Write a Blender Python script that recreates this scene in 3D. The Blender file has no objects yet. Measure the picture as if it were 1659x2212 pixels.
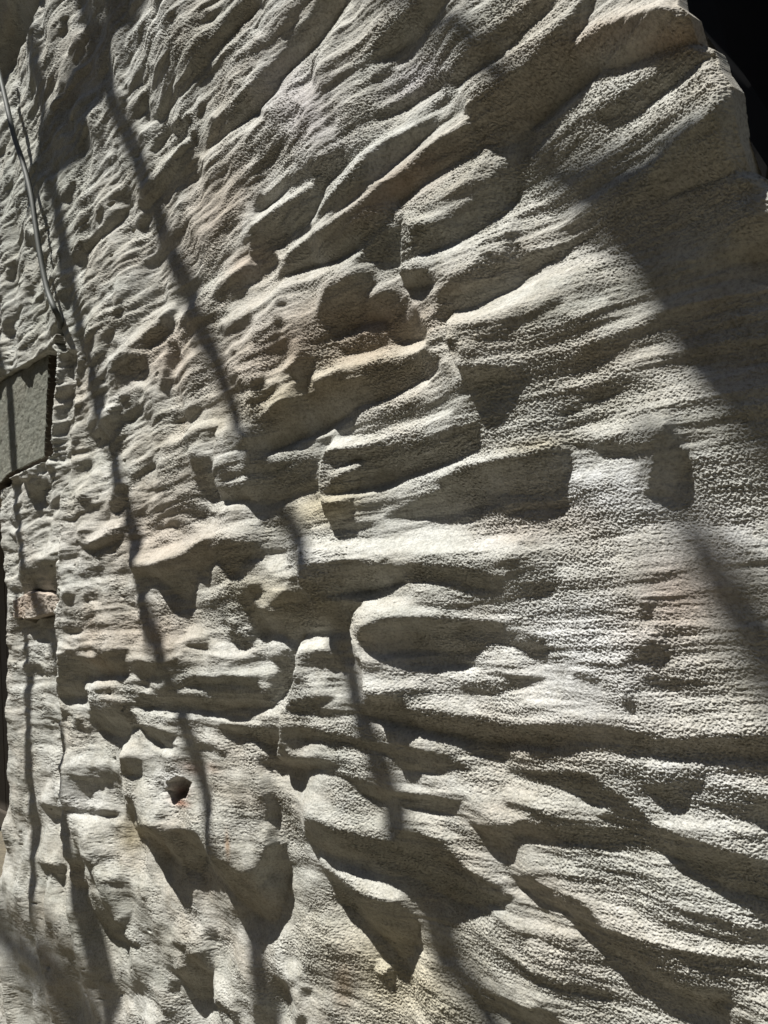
import bpy, math, random
import numpy as np
from mathutils import Matrix, Vector
random.seed(7); R_ = np.random.RandomState(11)
sc = bpy.context.scene
QUAL = 1.25
# ------------------------------------------------------------------ camera
F = 1660.0                      # focal length on a 1659 px wide picture
PW, PH = 1659.0, 2212.0
cx0, cy0 = PW/2, PH/2
D = 0.87                        # camera's distance from the wall (m)
CZ = 1.50
left = Vector((-1530, -314, -F)).normalized()
upv = Vector((-1409, 15650, -F)); upv = (upv - left*upv.dot(left)).normalized()
Xw = -left; Zw = upv; Yw = Zw.cross(Xw)
M3 = Matrix((Xw, Yw, Zw))       # rows: world axes written in camera space
cam_d = bpy.data.cameras.new('camera'); cam = bpy.data.objects.new('camera', cam_d)
sc.collection.objects.link(cam); sc.camera = cam
cam.matrix_world = Matrix.Translation((0, -D, CZ)) @ M3.to_4x4()
cam_d.sensor_fit = 'VERTICAL'; cam_d.sensor_height = 36.0; cam_d.lens = 36.0*F/PH
cam_d.clip_start = 0.02; cam_d.clip_end = 500
# ------------------------------------------------------------------ light
SUN = Vector((-0.15, -0.335, 0.92)).normalized()      # direction to the sun
w = bpy.data.worlds.new('World'); sc.world = w; w.use_nodes = True
nt = w.node_tree; bg = nt.nodes['Background']; sky = nt.nodes.new('ShaderNodeTexSky')
sky.sky_type = 'NISHITA'; sky.sun_disc = False
sky.sun_elevation = math.asin(SUN.z); sky.sun_rotation = math.atan2(SUN.x, SUN.y)
nt.links.new(sky.outputs[0], bg.inputs[0]); bg.inputs[1].default_value = 0.044
sd = bpy.data.lights.new('sun', 'SUN'); sd.energy = 5.0; sd.angle = math.radians(0.5); sd.color = (1.0, 0.98, 0.93)
so = bpy.data.objects.new('sun', sd); sc.collection.objects.link(so)
so.rotation_euler = (-SUN).to_track_quat('-Z', 'Y').to_euler(); so.location = SUN*10
sc.view_settings.view_transform = 'Standard'; sc.view_settings.look = 'None'
sc.view_settings.exposure = 0.78; sc.view_settings.gamma = 1.0

# ------------------------------------------------------------------ picture <-> wall
Mn = np.array(M3.transposed())       # camera space -> world: world = M3 @ cam
MM = np.array(M3)
def ray(x, y):                        # x, y on the 1659x2212 picture
    d = np.stack([np.asarray(x, float)-cx0, -(np.asarray(y, float)-cy0), -F*np.ones_like(np.asarray(x, float))], -1)
    return d @ MM.T
def to_wall(x, y, h=0.0):             # -> u, z on the plane that stands h proud of the wall
    d = ray(x, y); t = (D-h)/d[..., 1]
    return d[..., 0]*t, CZ + d[..., 2]*t
def project(u, v, z):                 # world -> picture
    p = np.stack([u, v+D, z-CZ], -1) @ MM
    return cx0 - F*p[..., 0]/p[..., 2], cy0 + F*p[..., 1]/p[..., 2]

# ------------------------------------------------------------------ painting the slopes of the relief
CS = 0.4629                           # canvas pixels per picture pixel
MX, MY = 90, 90
CW, CH = 768+2*MX, 1024+2*MY
yy, xx = np.mgrid[0:CH, 0:CW].astype(np.float32)
slope = np.full((CH, CW), 0.06, np.float32)
OFF = dict(A=(0,0),B=(830,0),C=(1660,0),D=(0,830),E=(830,830),F=(1660,830),G=(0,1660),H=(830,1660),I=(1660,1660),J=(0,2493),K=(830,2493),L=(1660,2493))
CR = 840/1659*0.3072
def cc(c, x, y):
    o = OFF[c]; return o[0]*0.3072 + x*CR + MX, o[1]*0.3072 + y*CR + MY
def soft(a, e): return np.clip(a/e+0.5, 0, 1)
def stroke(c, pts, val, soften=1.6, canvas=None):
    canvas = slope if canvas is None else canvas
    P = [(*cc(c, p[0], p[1]), p[2]*CR/2) for p in pts]
    if len(P) == 1: P = P+[(P[0][0]+.1, P[0][1], P[0][2])]
    m = max(p[2] for p in P)+soften+2
    x0 = int(max(0, min(p[0] for p in P)-m)); x1 = int(min(CW, max(p[0] for p in P)+m+1))
    y0 = int(max(0, min(p[1] for p in P)-m)); y1 = int(min(CH, max(p[1] for p in P)+m+1))
    if x1 <= x0 or y1 <= y0: return
    X = xx[y0:y1, x0:x1]; Y = yy[y0:y1, x0:x1]; best = np.full(X.shape, -1e9, np.float32)
    for (ax, ay, aw), (bx, by, bw) in zip(P[:-1], P[1:]):
        dx, dy = bx-ax, by-ay; L2 = dx*dx+dy*dy+1e-9
        t = np.clip(((X-ax)*dx+(Y-ay)*dy)/L2, 0, 1)
        d = np.hypot(X-ax-t*dx, Y-ay-t*dy); best = np.maximum(best, aw+(bw-aw)*t-d)
    a = soft(best, 2*soften); s = canvas[y0:y1, x0:x1]; canvas[y0:y1, x0:x1] = s*(1-a)+val*a
def poly(c, pts, val, canvas=None, soften=1.5):
    canvas = slope if canvas is None else canvas
    P = [cc(c, *p) for p in pts]; m = 4
    x0 = int(max(0, min(p[0] for p in P)-m)); x1 = int(min(CW, max(p[0] for p in P)+m+1))
    y0 = int(max(0, min(p[1] for p in P)-m)); y1 = int(min(CH, max(p[1] for p in P)+m+1))
    X = xx[y0:y1, x0:x1]; Y = yy[y0:y1, x0:x1]; ins = np.zeros(X.shape, bool); dist = np.full(X.shape, 1e9, np.float32)
    for (ax, ay), (bx, by) in zip(P, P[1:]+P[:1]):
        if ay != by:
            cnd = ((ay > Y) != (by > Y)) & (X < (bx-ax)*(Y-ay)/(by-ay)+ax); ins ^= cnd
        dx, dy = bx-ax, by-ay; L2 = dx*dx+dy*dy+1e-9
        t = np.clip(((X-ax)*dx+(Y-ay)*dy)/L2, 0, 1); dist = np.minimum(dist, np.hypot(X-ax-t*dx, Y-ay-t*dy))
    a = soft(np.where(ins, dist, -dist), 2*soften); s = canvas[y0:y1, x0:x1]; canvas[y0:y1, x0:x1] = s*(1-a)+val*a

# picture traced as slopes: negative faces the ground, positive faces the sky
#A
for pts, v in [
 ([(1600,-20,120),(1500,110,120),(1400,250,80),(1250,430,70),(1100,620,70),(990,790,40)],-1),
 ([(1659,480,150),(1540,660,170),(1430,800,150),(1340,970,50)],-1),
 ([(1200,770,60),(1090,850,100),(990,960,50)],-1),([(1190,950,40),(1080,1130,80),(960,1240,150),(930,1290,110)],-1),
 ([(795,1370,60),(705,1485,50)],-1),([(930,1400,55),(910,1460,50)],-.9),([(640,1500,60),(530,1640,70)],-.9),
 ([(470,1180,45),(430,1280,60)],-.9),([(650,1330,30),(632,1400,30)],-.8),([(785,640,45),(790,710,40)],-.8),
 ([(1285,670,40),(1272,740,35)],-.9),([(1462,290,28)],-1),([(1465,530,34)],-.9),([(920,700,42)],-.8),([(1320,80,50)],-.7),
 ([(540,240,55),(500,380,60)],-.9),([(410,110,35),(400,200,38)],-.8),([(400,540,32),(400,610,35)],-.8),([(270,200,30),(245,300,30)],-.7),
 ([(180,1500,42),(190,1570,40)],-.9),([(1240,860,38),(1230,940,40)],-.8),([(1180,1370,70),(1150,1490,80)],-.5),
 ([(860,90,60),(820,260,40)],-.4),([(120,600,25),(105,680,25)],-.7),([(380,640,40),(350,700,30)],-.7),([(60,1130,30),(50,1200,30)],-.7),
 ([(320,1180,40),(300,1360,40)],-.6),([(760,500,30),(800,560,40)],-.5),([(960,430,40),(930,520,30)],-.6),([(560,850,50),(620,760,30)],-.4),
 ([(1090,80,40),(1040,180,30)],-.6),([(1580,1540,60),(1659,1490,70)],-.7),([(1560,1340,50)],-.5),
 ([(745,930,25),(740,1060,35)],-.6),([(1640,210,60),(1560,160,30)],.6)]: stroke('A', pts, v)
for pts in [[(1659,60,50),(1480,250,60),(1350,380,40)],[(1659,400,40),(1540,560,40),(1380,740,40)],[(1659,760,60),(1480,880,60),(1300,1010,40)],
 [(1210,890,26),(1120,950,26),(1020,1060,26),(900,1200,26)],[(1110,870,30),(1000,1000,30)],[(960,60,40),(830,200,40),(800,290,20)],
 [(830,1390,30),(640,1560,30),(560,1659,30)],[(550,240,14),(560,330,14),(480,440,20)],[(620,640,40),(520,780,40)],[(900,830,50),(1000,780,30)]]:
    stroke('A', pts, .8)
#B
poly('B',[(400,-40),(640,-60),(430,250),(200,480),(110,560),(30,700),(0,720),(-30,680),(-20,480),(40,470),(190,270),(330,100)],-1)
poly('B',[(1000,-40),(1230,-40),(1140,120),(1050,220),(960,260),(860,330),(740,370),(760,250),(860,130),(960,60)],-.75)
stroke('B',[(240,80,40),(170,200,50)],-.8); stroke('B',[(440,560,50),(470,780,60)],-.45)
poly('B',[(1690,60),(1690,270),(1450,420),(1280,530),(1100,600),(950,690),(820,760),(760,760),(900,640),(1100,520),(1250,420),(1370,280),(1500,200)],-.8)
poly('B',[(1690,510),(1520,590),(1380,680),(1160,920),(1000,1070),(760,1250),(560,1390),(300,1560),(200,1690),(590,1690),(680,1570),(850,1450),(1000,1290),(1250,1120),(1400,990),(1500,935),(1690,900)],-1)
poly('B',[(1180,740),(1050,780),(880,930),(700,1040),(560,1170),(460,1300),(420,1400),(700,1240),(880,1130),(900,1060),(1050,950),(1150,850)],-.85)
poly('B',[(540,910),(560,960),(520,1050),(430,1150),(400,1100),(330,1120),(200,1210),(80,1340),(0,1370),(0,1290),(120,1140),(230,1110),(350,1010),(450,970)],-.9)
poly('B',[(410,1120),(430,1170),(400,1300),(380,1390),(240,1500),(80,1560),(-20,1600),(-20,1460),(100,1370),(170,1290),(300,1200)],-.95)
stroke('B',[(150,860,90),(40,1000,70)],-.5); stroke('B',[(850,440,40),(760,490,60)],-.6); stroke('B',[(900,650,60),(800,730,60)],-.6)
poly('B',[(980,1690),(970,1560),(940,1470),(870,1470),(810,1530),(640,1690)],-.9)
poly('B',[(1690,980),(1560,1080),(1500,1180),(1400,1290),(1200,1380),(1080,1440),(1070,1500),(1100,1600),(1130,1640),(1190,1640),(1350,1560),(1450,1490),(1560,1400),(1690,1310)],-.8)
for pts,v in [([(1280,540,50),(1000,740,70),(760,930,60),(560,1130,60),(430,1300,50),(380,1420,40)],.95),
 ([(1340,760,70),(1180,850,90),(1000,1020,70),(850,1150,50),(600,1350,45),(300,1540,50),(150,1659,50)],.9),
 ([(1500,960,60),(1380,1060,120),(1150,1240,170),(950,1370,90)],.7),([(590,20,70),(430,280,70),(200,500,70),(60,680,60)],.7),
 ([(800,680,40),(1050,520,40)],.7),([(300,620,120),(330,560,80)],.7),([(1659,350,60),(1450,470,60),(1250,590,40)],.7),
 ([(230,1060,50),(60,1240,40)],.7),([(340,1180,40),(150,1310,50),(0,1420,50)],.8),([(1659,1400,60),(1400,1550,80),(1200,1640,50)],.8),
 ([(1300,60,60),(1150,170,60)],.5),([(1659,60,40),(1480,170,40),(1360,240,30)],.6)]: stroke('B',pts,v)
#C
poly('C',[(550,-40),(480,130),(420,240),(410,320),(520,350),(900,340),(1000,320),(1225,240),(1225,330),(900,345),(750,440),(640,445),(540,510),(420,600),(280,690),(170,800),(130,850),(-10,915),(-20,520),(100,420),(230,250),(400,80),(430,-40)],-1)
poly('C',[(430,300),(620,170),(850,70),(1080,20),(1130,20),(1200,100),(1230,240),(1000,330),(700,440),(500,400)],-1)
poly('C',[(-30,280),(150,110),(290,-40),(150,-40),(110,50),(-30,110)],-.9)
stroke('C',[(1280,350,40),(1100,470,60),(940,600,100),(800,690,90),(600,740,50)],-.8)
poly('C',[(1460,540),(1480,700),(1560,920),(1560,1065),(1450,1120),(1250,1180),(1080,1240),(900,1230),(900,1100),(1000,980),(1150,850),(1250,770),(1280,680),(1400,530)],-.95)
poly('C',[(1690,1360),(1560,1390),(1430,1480),(1410,1690),(1690,1690)],-.8)
poly('C',[(-20,1480),(70,1490),(60,1560),(130,1620),(400,1580),(350,1690),(-20,1690)],-.8)
for pts,v in [([(0,320,90),(180,180,90),(340,40,90),(420,-30,80)],.8),([(430,260,40),(520,160,50),(700,70,70),(900,20,70),(1090,0,50)],.9),
 ([(180,830,60),(420,650,90),(640,500,100),(800,440,80),(950,370,60),(1150,290,50),(1300,280,40)],.8),([(450,700,120),(700,560,80),(900,450,80)],.4),
 ([(1310,360,50),(1180,460,60),(1040,590,60),(900,690,50)],.8),([(1380,560,70),(1200,720,130),(1000,880,90)],.75),
 ([(1659,1110,60),(1500,1130,50),(1250,1220,60),(1080,1270,50)],.7),([(1659,1250,90),(1500,1320,80)],.5),([(400,1659,60),(550,1600,50)],.6),([(0,1350,60),(150,1290,50)],.5),
 ([(60,1430,40),(250,1400,40)],.5),([(100,1560,20),(380,1490,20)],.5)]: stroke('C',pts,v)
#D
for pts,v in [([(80,50,55),(75,140,60)],-.9),([(185,150,50),(200,230,60)],-.8),([(430,150,60),(420,260,80)],-.8),([(60,440,80),(60,490,80)],-.8),([(190,320,36)],-.7),
 ([(760,290,55),(760,370,60)],-.8),([(1400,160,55)],-.7),([(1100,370,80),(1070,460,100),(960,540,60)],-.85),([(700,500,70),(650,620,70),(600,700,50)],-.6),
 ([(1110,570,60),(1130,690,90)],-.85),([(1090,760,60),(1060,880,70)],-.7),([(500,730,90),(480,800,90)],-.85),([(480,970,80),(440,1050,60)],-.85),([(900,980,50),(850,1030,50)],-.7),
 ([(480,1190,80),(420,1290,90)],-.7),([(560,1330,60)],-.7),([(990,1350,35),(860,1430,45)],-.9),([(790,1500,80),(760,1600,90)],-1),([(1450,390,60),(1200,440,60)],-.45),
 ([(1500,760,60),(1540,850,60)],-.6),([(1400,1120,60),(1330,1180,60)],-.6),([(570,1560,50),(600,1600,50)],-.7),([(440,1510,80)],-.6),([(320,1570,90)],-.6),([(1150,1050,80),(1280,1000,60)],-.5),
 ([(1600,420,80),(1450,500,60)],-.5),([(1640,560,50),(1500,620,40)],-.5),([(520,20,90)],-.8),([(620,340,40),(650,250,30)],-.4),([(880,420,40),(800,480,40)],-.5),
 ([(1640,1210,40),(1500,1290,40)],-.7),([(1659,1380,50),(1500,1440,50)],-.7),([(240,420,40)],-.5),([(120,740,30)],-.7),([(330,1450,60),(300,1480,40)],-.3)]: stroke('D',pts,v)
poly('D',[(1690,0),(1540,100),(1400,200),(1380,290),(1480,310),(1600,230),(1690,140)],-.8)
poly('D',[(750,620),(950,640),(960,740),(850,780),(720,740)],-.9); poly('D',[(640,1060),(780,980),(780,1100),(700,1190),(600,1170)],-1)
poly('D',[(100,1465),(245,1425),(220,1540),(160,1575)],-1); poly('D',[(1220,1290),(1350,1290),(1440,1400),(1420,1500),(1330,1560),(1280,1480),(1250,1380)],-.85)
for pts,v in [([(1610,20,40),(1450,120,50),(1300,230,50),(1150,400,50)],.9),([(700,260,60),(600,350,40)],.7),([(1110,320,40),(1000,380,60),(850,550,50)],.9),([(760,930,50),(640,1010,40)],.9),
 ([(570,900,50),(460,950,40)],.9),([(1400,1080,50),(1250,1090,60),(1120,1180,50)],.8),([(850,800,40),(1000,870,60),(1060,900,30)],.5),([(100,1430,30),(270,1350,40),(550,1290,30)],.8),
 ([(1659,260,50),(1450,430,50)],.7),([(800,210,50),(720,290,30)],.6),([(720,650,50),(830,560,40)],.7),([(1240,620,60),(1150,760,50)],.6),([(1620,580,50),(1540,620,40)],.7),
 ([(470,870,50)],.7),([(570,1430,30),(530,1500,30)],.6),([(850,1180,90),(980,1130,60)],.4),([(1560,1270,20),(1440,1310,20)],.9),([(1659,1600,50),(1380,1620,60)],.8)]: stroke('D',pts,v)
#E
for pts,v in [
 ([(1500,-20),(1690,-20),(1690,230),(1560,300),(1420,350),(1320,410),(1200,420),(1190,330),(1200,240),(1300,150),(1400,80)],-.95),
 ([(480,210),(620,140),(790,110),(800,170),(740,240),(710,330),(700,430),(620,480),(540,480),(450,420),(430,330)],-1),
 ([(840,240),(1000,250),(1050,350),(1110,470),(1090,540),(980,550),(890,510),(880,450),(750,420),(720,330),(760,270)],-.85),
 ([(-20,-20),(150,-20),(170,40),(80,110),(-20,140)],-.9),([(190,170),(250,20),(600,-20),(520,90),(400,110),(200,180)],-.9),
 ([(510,560),(700,520),(900,500),(860,570),(750,630),(600,640)],-.8),
 ([(320,620),(390,650),(380,760),(330,860),(290,890),(270,790),(220,760),(150,780),(250,680)],-.9),
 ([(-20,800),(90,780),(190,840),(80,920),(-20,990)],-.7),
 ([(630,750),(800,690),(1100,610),(1190,640),(1190,730),(1100,800),(1030,870),(930,950),(800,960),(700,1040),(560,1090),(430,1160),(380,1190),(150,1270),(-10,1330),(-10,1070),(150,960),(300,920),(400,870),(380,820),(430,770),(550,740)],-1),
 ([(-10,1340),(150,1330),(300,1290),(430,1270),(440,1400),(430,1470),(380,1510),(200,1560),(-10,1600)],-1),
 ([(480,1300),(600,1240),(800,1220),(1100,1170),(1300,1090),(1450,1100),(1450,1190),(1300,1280),(1100,1370),(900,1450),(750,1490),(600,1540),(530,1520),(560,1440),(480,1390)],-.9),
 ([(490,1580),(600,1550),(690,1560),(670,1670),(480,1670)],-.9),
 ([(1690,1290),(1500,1320),(1300,1370),(1200,1440),(1150,1530),(1050,1580),(900,1640),(850,1690),(1200,1690),(1500,1590),(1690,1480)],-.9)]: poly('E',pts,v)
for pts,v in [([(180,300,60)],-.7),([(160,420,70)],-.7),([(540,490,30),(420,560,40)],-.6),([(1340,600,90)],-.7),([(1659,850,60),(1400,960,50)],-.3),([(1380,1050,40),(1100,1060,40)],-.3),([(1500,560,60),(1659,480,60)],-.3),
 ([(110,1290,25),(300,1205,25),(430,1170,25)],.9),([(290,1260,20),(430,1210,20)],.9),([(710,1340,50),(570,1420,50)],.7),([(800,1370,20)],.7),
 ([(450,1350,40),(500,1240,60),(700,1190,70),(1000,1100,70),(1250,1020,50)],.8),([(1659,1250,50),(1350,1320,50),(1100,1400,50),(850,1500,40),(550,1570,40)],.95),
 ([(0,320,60),(150,200,70),(400,110,80),(560,60,60),(680,0,60)],.9),([(1290,500,80),(1400,400,80),(1659,270,80)],.9),([(1330,700,130)],.6),
 ([(400,790,50),(560,700,60),(850,640,80),(1080,580,60)],.9),([(560,560,40),(700,490,60),(860,450,40)],.7),([(440,1150,40),(700,1000,70),(900,940,60),(1100,830,60)],.85),
 ([(1050,90,60),(1250,10,70)],.7),([(100,800,60),(240,680,60)],.6),([(60,980,50),(200,850,60)],.6),([(1200,500,100),(1240,640,80)],.2),([(950,1560,50),(1200,1490,40)],.4)]: stroke('E',pts,v)
#F
poly('F',[(-20,-20),(300,-20),(200,80),(60,200),(-20,250)],-.95)
poly('F',[(-10,1290),(300,1230),(400,1250),(400,1300),(380,1400),(330,1500),(280,1540),(-10,1540)],-.9)
poly('F',[(950,1050),(1040,1100),(1080,1200),(1150,1300),(1160,1390),(1080,1450),(1050,1560),(880,1550),(900,1450),(930,1350),(930,1200)],-1)
for pts,v in [([(0,290,70),(150,200,90),(400,80,110),(600,10,90)],.9),([(0,440,60),(150,400,70),(320,300,70)],-.55),([(400,380,60),(600,300,80)],.7),([(0,950,50),(300,880,50),(600,870,40)],-.35),
 ([(150,1100,50),(450,980,60)],-.4),([(560,1130,80),(950,1070,110)],.8),([(450,1220,40),(700,1235,60),(900,1240,60)],-.8),([(500,1400,200),(750,1380,180)],.55),([(600,560,40),(480,620,40)],-.4),
 ([(1150,740,50),(1280,740,50)],.7),([(1000,860,60),(850,860,60)],-.3),([(300,1000,40),(60,1060,40)],.4),([(1350,880,60),(1180,900,60)],-.2),([(1000,960,50),(600,1010,50)],.4),([(0,1620,50),(500,1590,40)],-.4)]: stroke('F',pts,v)
#G
for pts,v in [
 ([(80,340),(200,320),(400,310),(420,400),(410,520),(200,530),(110,560),(90,500),(60,380)],-.8),
 ([(1050,90),(1100,60),(1260,80),(1230,130),(1180,150),(1120,110),(1040,120),(980,130)],-.8),
 ([(850,380),(1000,350),(1200,290),(1300,180),(1420,180),(1690,210),(1690,260),(1560,320),(1550,380),(1490,400),(1390,310),(1340,420),(1280,390),(1230,580),(1170,570),(1060,450),(990,400),(860,410)],-.9),
 ([(390,930),(500,890),(600,960),(700,900),(840,880),(800,1000),(830,1020),(900,970),(1020,960),(980,1060),(930,1120),(870,1060),(740,1080),(700,1050),(600,1060),(590,1200),(430,1200),(400,1080),(380,1020)],-.85),
 ([(600,1200),(700,1210),(900,1240),(900,1180),(1000,1170),(1690,1180),(1690,1260),(1400,1290),(1200,1260),(1000,1260),(880,1290),(890,1390),(800,1470),(700,1430),(650,1350),(620,1390)],-.9),
 ([(1190,850),(1230,830),(1350,820),(1340,900),(1220,880)],-1),
 ([(880,1370),(1000,1400),(1130,1440),(1110,1500),(1150,1520),(1060,1530),(960,1440),(890,1390)],-.9),
 ([(810,1580),(900,1560),(960,1600),(950,1690),(820,1690)],-.9)]: poly('G',pts,v)
for pts,v in [([(100,700,20),(250,700,30)],-1),([(200,300,40),(270,250,50),(390,230,40)],.9),([(610,180,50),(700,110,50),(800,85,40)],.9),([(640,230,60),(750,175,60),(810,120,40)],-.9),
 ([(510,400,40),(640,420,40)],-.7),([(480,560,80)],-.7),([(600,580,36)],-.7),([(830,560,80),(880,610,60)],-.5),([(430,740,50),(540,770,60)],-.7),([(620,740,36),(900,720,36)],-.4),
 ([(430,1310,90)],-.7),([(550,1370,60)],-.7),([(1440,1390,50),(1560,1410,80),(1659,1420,60)],-.85),([(1270,1500,40),(1440,1560,50)],-.8),([(1500,790,60),(1570,860,80),(1640,840,60)],-.9),
 ([(1659,940,50),(1500,1000,50)],-.6),([(1659,500,70),(1570,560,80),(1640,650,80)],-.7),([(1220,1100,50),(1500,1085,50),(1659,1120,60)],-.6),
 ([(600,1120,60),(750,1090,70)],.8),([(850,290,60),(1000,310,60),(1220,210,60),(1330,140,50),(1659,90,50)],.8),([(880,1280,40),(1100,1310,50),(1300,1310,50),(1659,1370,50)],.9),
 ([(830,1520,50),(900,1430,50),(1000,1500,50),(1100,1560,40)],.8),([(400,840,60),(600,820,80),(900,800,80)],.6),([(520,380,40),(640,330,50)],.6),([(500,470,50),(850,430,60)],.5),
 ([(1230,780,60),(1340,790,40)],.7),([(1500,700,40),(1620,740,40)],.6),([(1150,940,40),(1659,900,40)],.6),([(1230,1040,40),(1659,1030,40)],.5),([(420,1230,50),(560,1250,40)],.5),([(1340,1430,40),(1450,1500,40)],.5),
 ([(170,1540,70),(300,1560,60)],.6)]: stroke('G',pts,v)
#H
for pts,v in [
 ([(340,400),(420,350),(600,310),(800,330),(870,300),(900,350),(960,400),(930,470),(830,490),(600,530),(500,540),(440,570),(380,520),(340,460)],-1),
 ([(240,430),(300,400),(310,480),(370,550),(480,590),(700,590),(710,650),(650,730),(650,850),(600,900),(520,830),(500,800),(440,840),(340,890),(290,850),(180,790),(100,770),(-10,800),(-10,640),(90,620),(200,520)],-1),
 ([(760,740),(870,690),(1100,690),(1500,700),(1600,720),(1600,800),(1430,900),(1300,910),(1050,890),(900,930),(860,900),(760,870),(740,820)],-1),
 ([(350,900),(430,870),(560,900),(600,960),(600,1030),(520,980),(380,1000)],-.65),
 ([(150,920),(240,880),(300,920),(300,1100),(250,1160),(180,1220),(150,1270),(60,1280),(-10,1270),(-10,1190),(100,1150),(150,1050),(130,980),(80,940)],-.85),
 ([(760,1180),(900,1170),(960,1260),(1100,1280),(1300,1300),(1500,1320),(1690,1380),(1690,1490),(1500,1490),(1400,1460),(1300,1430),(1180,1420),(1000,1390),(880,1350),(700,1310),(670,1250)],-.95),
 ([(240,1380),(400,1380),(520,1420),(700,1470),(900,1500),(1100,1540),(1300,1580),(1420,1670),(1000,1670),(850,1560),(700,1530),(600,1490),(400,1440),(250,1450)],-.9),
 ([(20,1380),(170,1390),(180,1490),(160,1540),(80,1490),(-10,1450)],-.9)]: poly('H',pts,v)
for pts,v in [([(150,350,130)],.8),([(350,270,80),(700,230,90),(1100,230,100),(1659,210,90)],.85),([(1000,380,60),(1300,400,90),(1659,500,120)],-.6),([(1080,590,60),(1250,600,60),(1659,560,50)],-.6),
 ([(1050,490,50),(1300,470,50)],.6),([(690,740,50),(660,830,50)],.7),([(300,1240,50),(380,1230,60),(520,1200,50)],-.7),([(0,930,40),(60,940,30)],-.8),
 ([(1100,1100,40),(1300,1100,50)],-.5),([(1350,1130,50),(1500,1140,80),(1650,1130,60)],-.8),([(220,1480,70),(260,1600,90),(330,1650,60)],-.8),([(350,1590,50),(520,1650,50)],-.7),
 ([(1380,790,150),(1659,810,60)],-.55),([(-10,1330,40),(150,1280,50),(230,1180,40),(310,1030,30),(330,900,30)],.8),([(950,960,120),(1300,1000,140),(1659,950,140)],.7),([(1000,1200,60),(1500,1230,90),(1659,1250,60)],.7),
 ([(800,1370,50),(1100,1440,50),(1400,1510,50)],.9),([(560,560,20),(800,530,40),(950,480,40)],.9),([(350,880,40),(470,850,40)],.9),([(40,860,60),(200,830,50)],.7),([(460,1080,100)],.6),
 ([(760,640,60),(900,640,60),(1200,650,40)],.5),([(750,1060,60),(850,1080,50)],.4),([(400,1500,60),(700,1600,80)],.5),([(0,1350,50)],.7),([(60,1100,70),(80,1000,60)],.5),([(-10,1500,60),(100,1560,50)],.5),([(700,30,60),(870,80,50)],.4)]: stroke('H',pts,v)
#I
for pts,v in [([(-10,350),(300,350),(320,450),(250,560),(-10,560)],-.5),([(-10,770),(120,780),(240,820),(250,900),(170,930),(70,890),(-10,850)],-.85),
 ([(900,830),(990,860),(1030,950),(980,1010),(850,980),(700,990),(800,900)],-.9),
 ([(-10,1340),(200,1370),(500,1380),(700,1400),(1000,1460),(1300,1450),(1690,1400),(1690,1600),(1300,1570),(1000,1560),(700,1500),(450,1490),(230,1520),(100,1490),(-10,1480)],-.85)]: poly('I',pts,v)
for pts,v in [([(0,1100,70),(200,1090,60)],-.7),([(880,650,100)],-.8),([(430,1070,50),(560,1090,50)],-.8),([(760,1220,80),(790,1290,50)],-.9),([(900,1090,60),(1050,1100,60)],-.6),
 ([(0,1220,120),(300,1200,80)],.6),([(600,830,60),(900,770,60)],.5),([(700,320,80)],.5),([(1659,1640,60),(900,1640,60)],.5),([(1400,130,120),(1659,250,100)],.4),([(0,660,40),(600,700,40)],-.25),([(0,1020,60),(500,1000,50)],.4)]: stroke('I',pts,v)
#J
for pts,v in [([(180,240),(300,280),(440,270),(430,340),(320,350),(240,310)],-.9),([(820,170),(910,180),(920,300),(870,360),(830,330)],-.95),
 ([(1090,120),(1180,90),(1220,110),(1200,180),(1140,230),(1100,200)],-1),([(940,350),(1060,420),(1150,400),(1280,410),(1300,480),(1330,560),(1300,690),(1180,640),(1060,540),(960,410)],-1),
 ([(1330,540),(1450,620),(1550,680),(1690,690),(1690,970),(1560,890),(1440,760),(1360,640)],-1),([(220,630),(320,640),(400,640),(390,740),(340,710),(250,660)],-.9),
 ([(560,850),(600,800),(700,900),(740,1000),(850,930),(820,1050),(750,1050),(690,1080),(620,970)],-.8),
 ([(1190,1210),(1330,1190),(1380,1280),(1370,1400),(1370,1500),(1280,1510),(1200,1430),(1130,1300),(1200,1290)],-1)]: poly('J',pts,v)
for pts,v in [([(510,240,30),(620,275,50),(760,300,40)],-.9),([(560,50,30),(720,90,40)],-.6),([(1070,310,60)],-.7),([(720,1080,40),(880,1150,40)],-1),([(1110,1140,30),(1170,1170,40)],-.9),
 ([(1120,1420,80)],-.8),([(1400,1520,40),(1500,1600,50),(1530,1690,50)],-.9),([(1350,1080,90)],-.6),([(270,1180,60),(450,1190,60),(560,1400,80)],-.4),([(930,850,30)],-.7),
 ([(320,110,120),(250,190,80)],.6),([(560,300,40),(760,350,60)],.7),([(900,720,120)],.5),([(1200,1040,180)],.65),([(900,1540,140),(1000,1600,100)],.6),([(720,660,140)],.45),([(640,1180,60),(700,1350,80)],.6),
 ([(1230,120,60)],.8),([(1560,420,100),(1600,620,60)],.5),([(1400,1340,60),(1480,1500,60)],.5),([(200,560,80),(260,600,60)],.5),([(1000,100,80)],.4),([(240,300,30)],-.5)]: stroke('J',pts,v)
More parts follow.
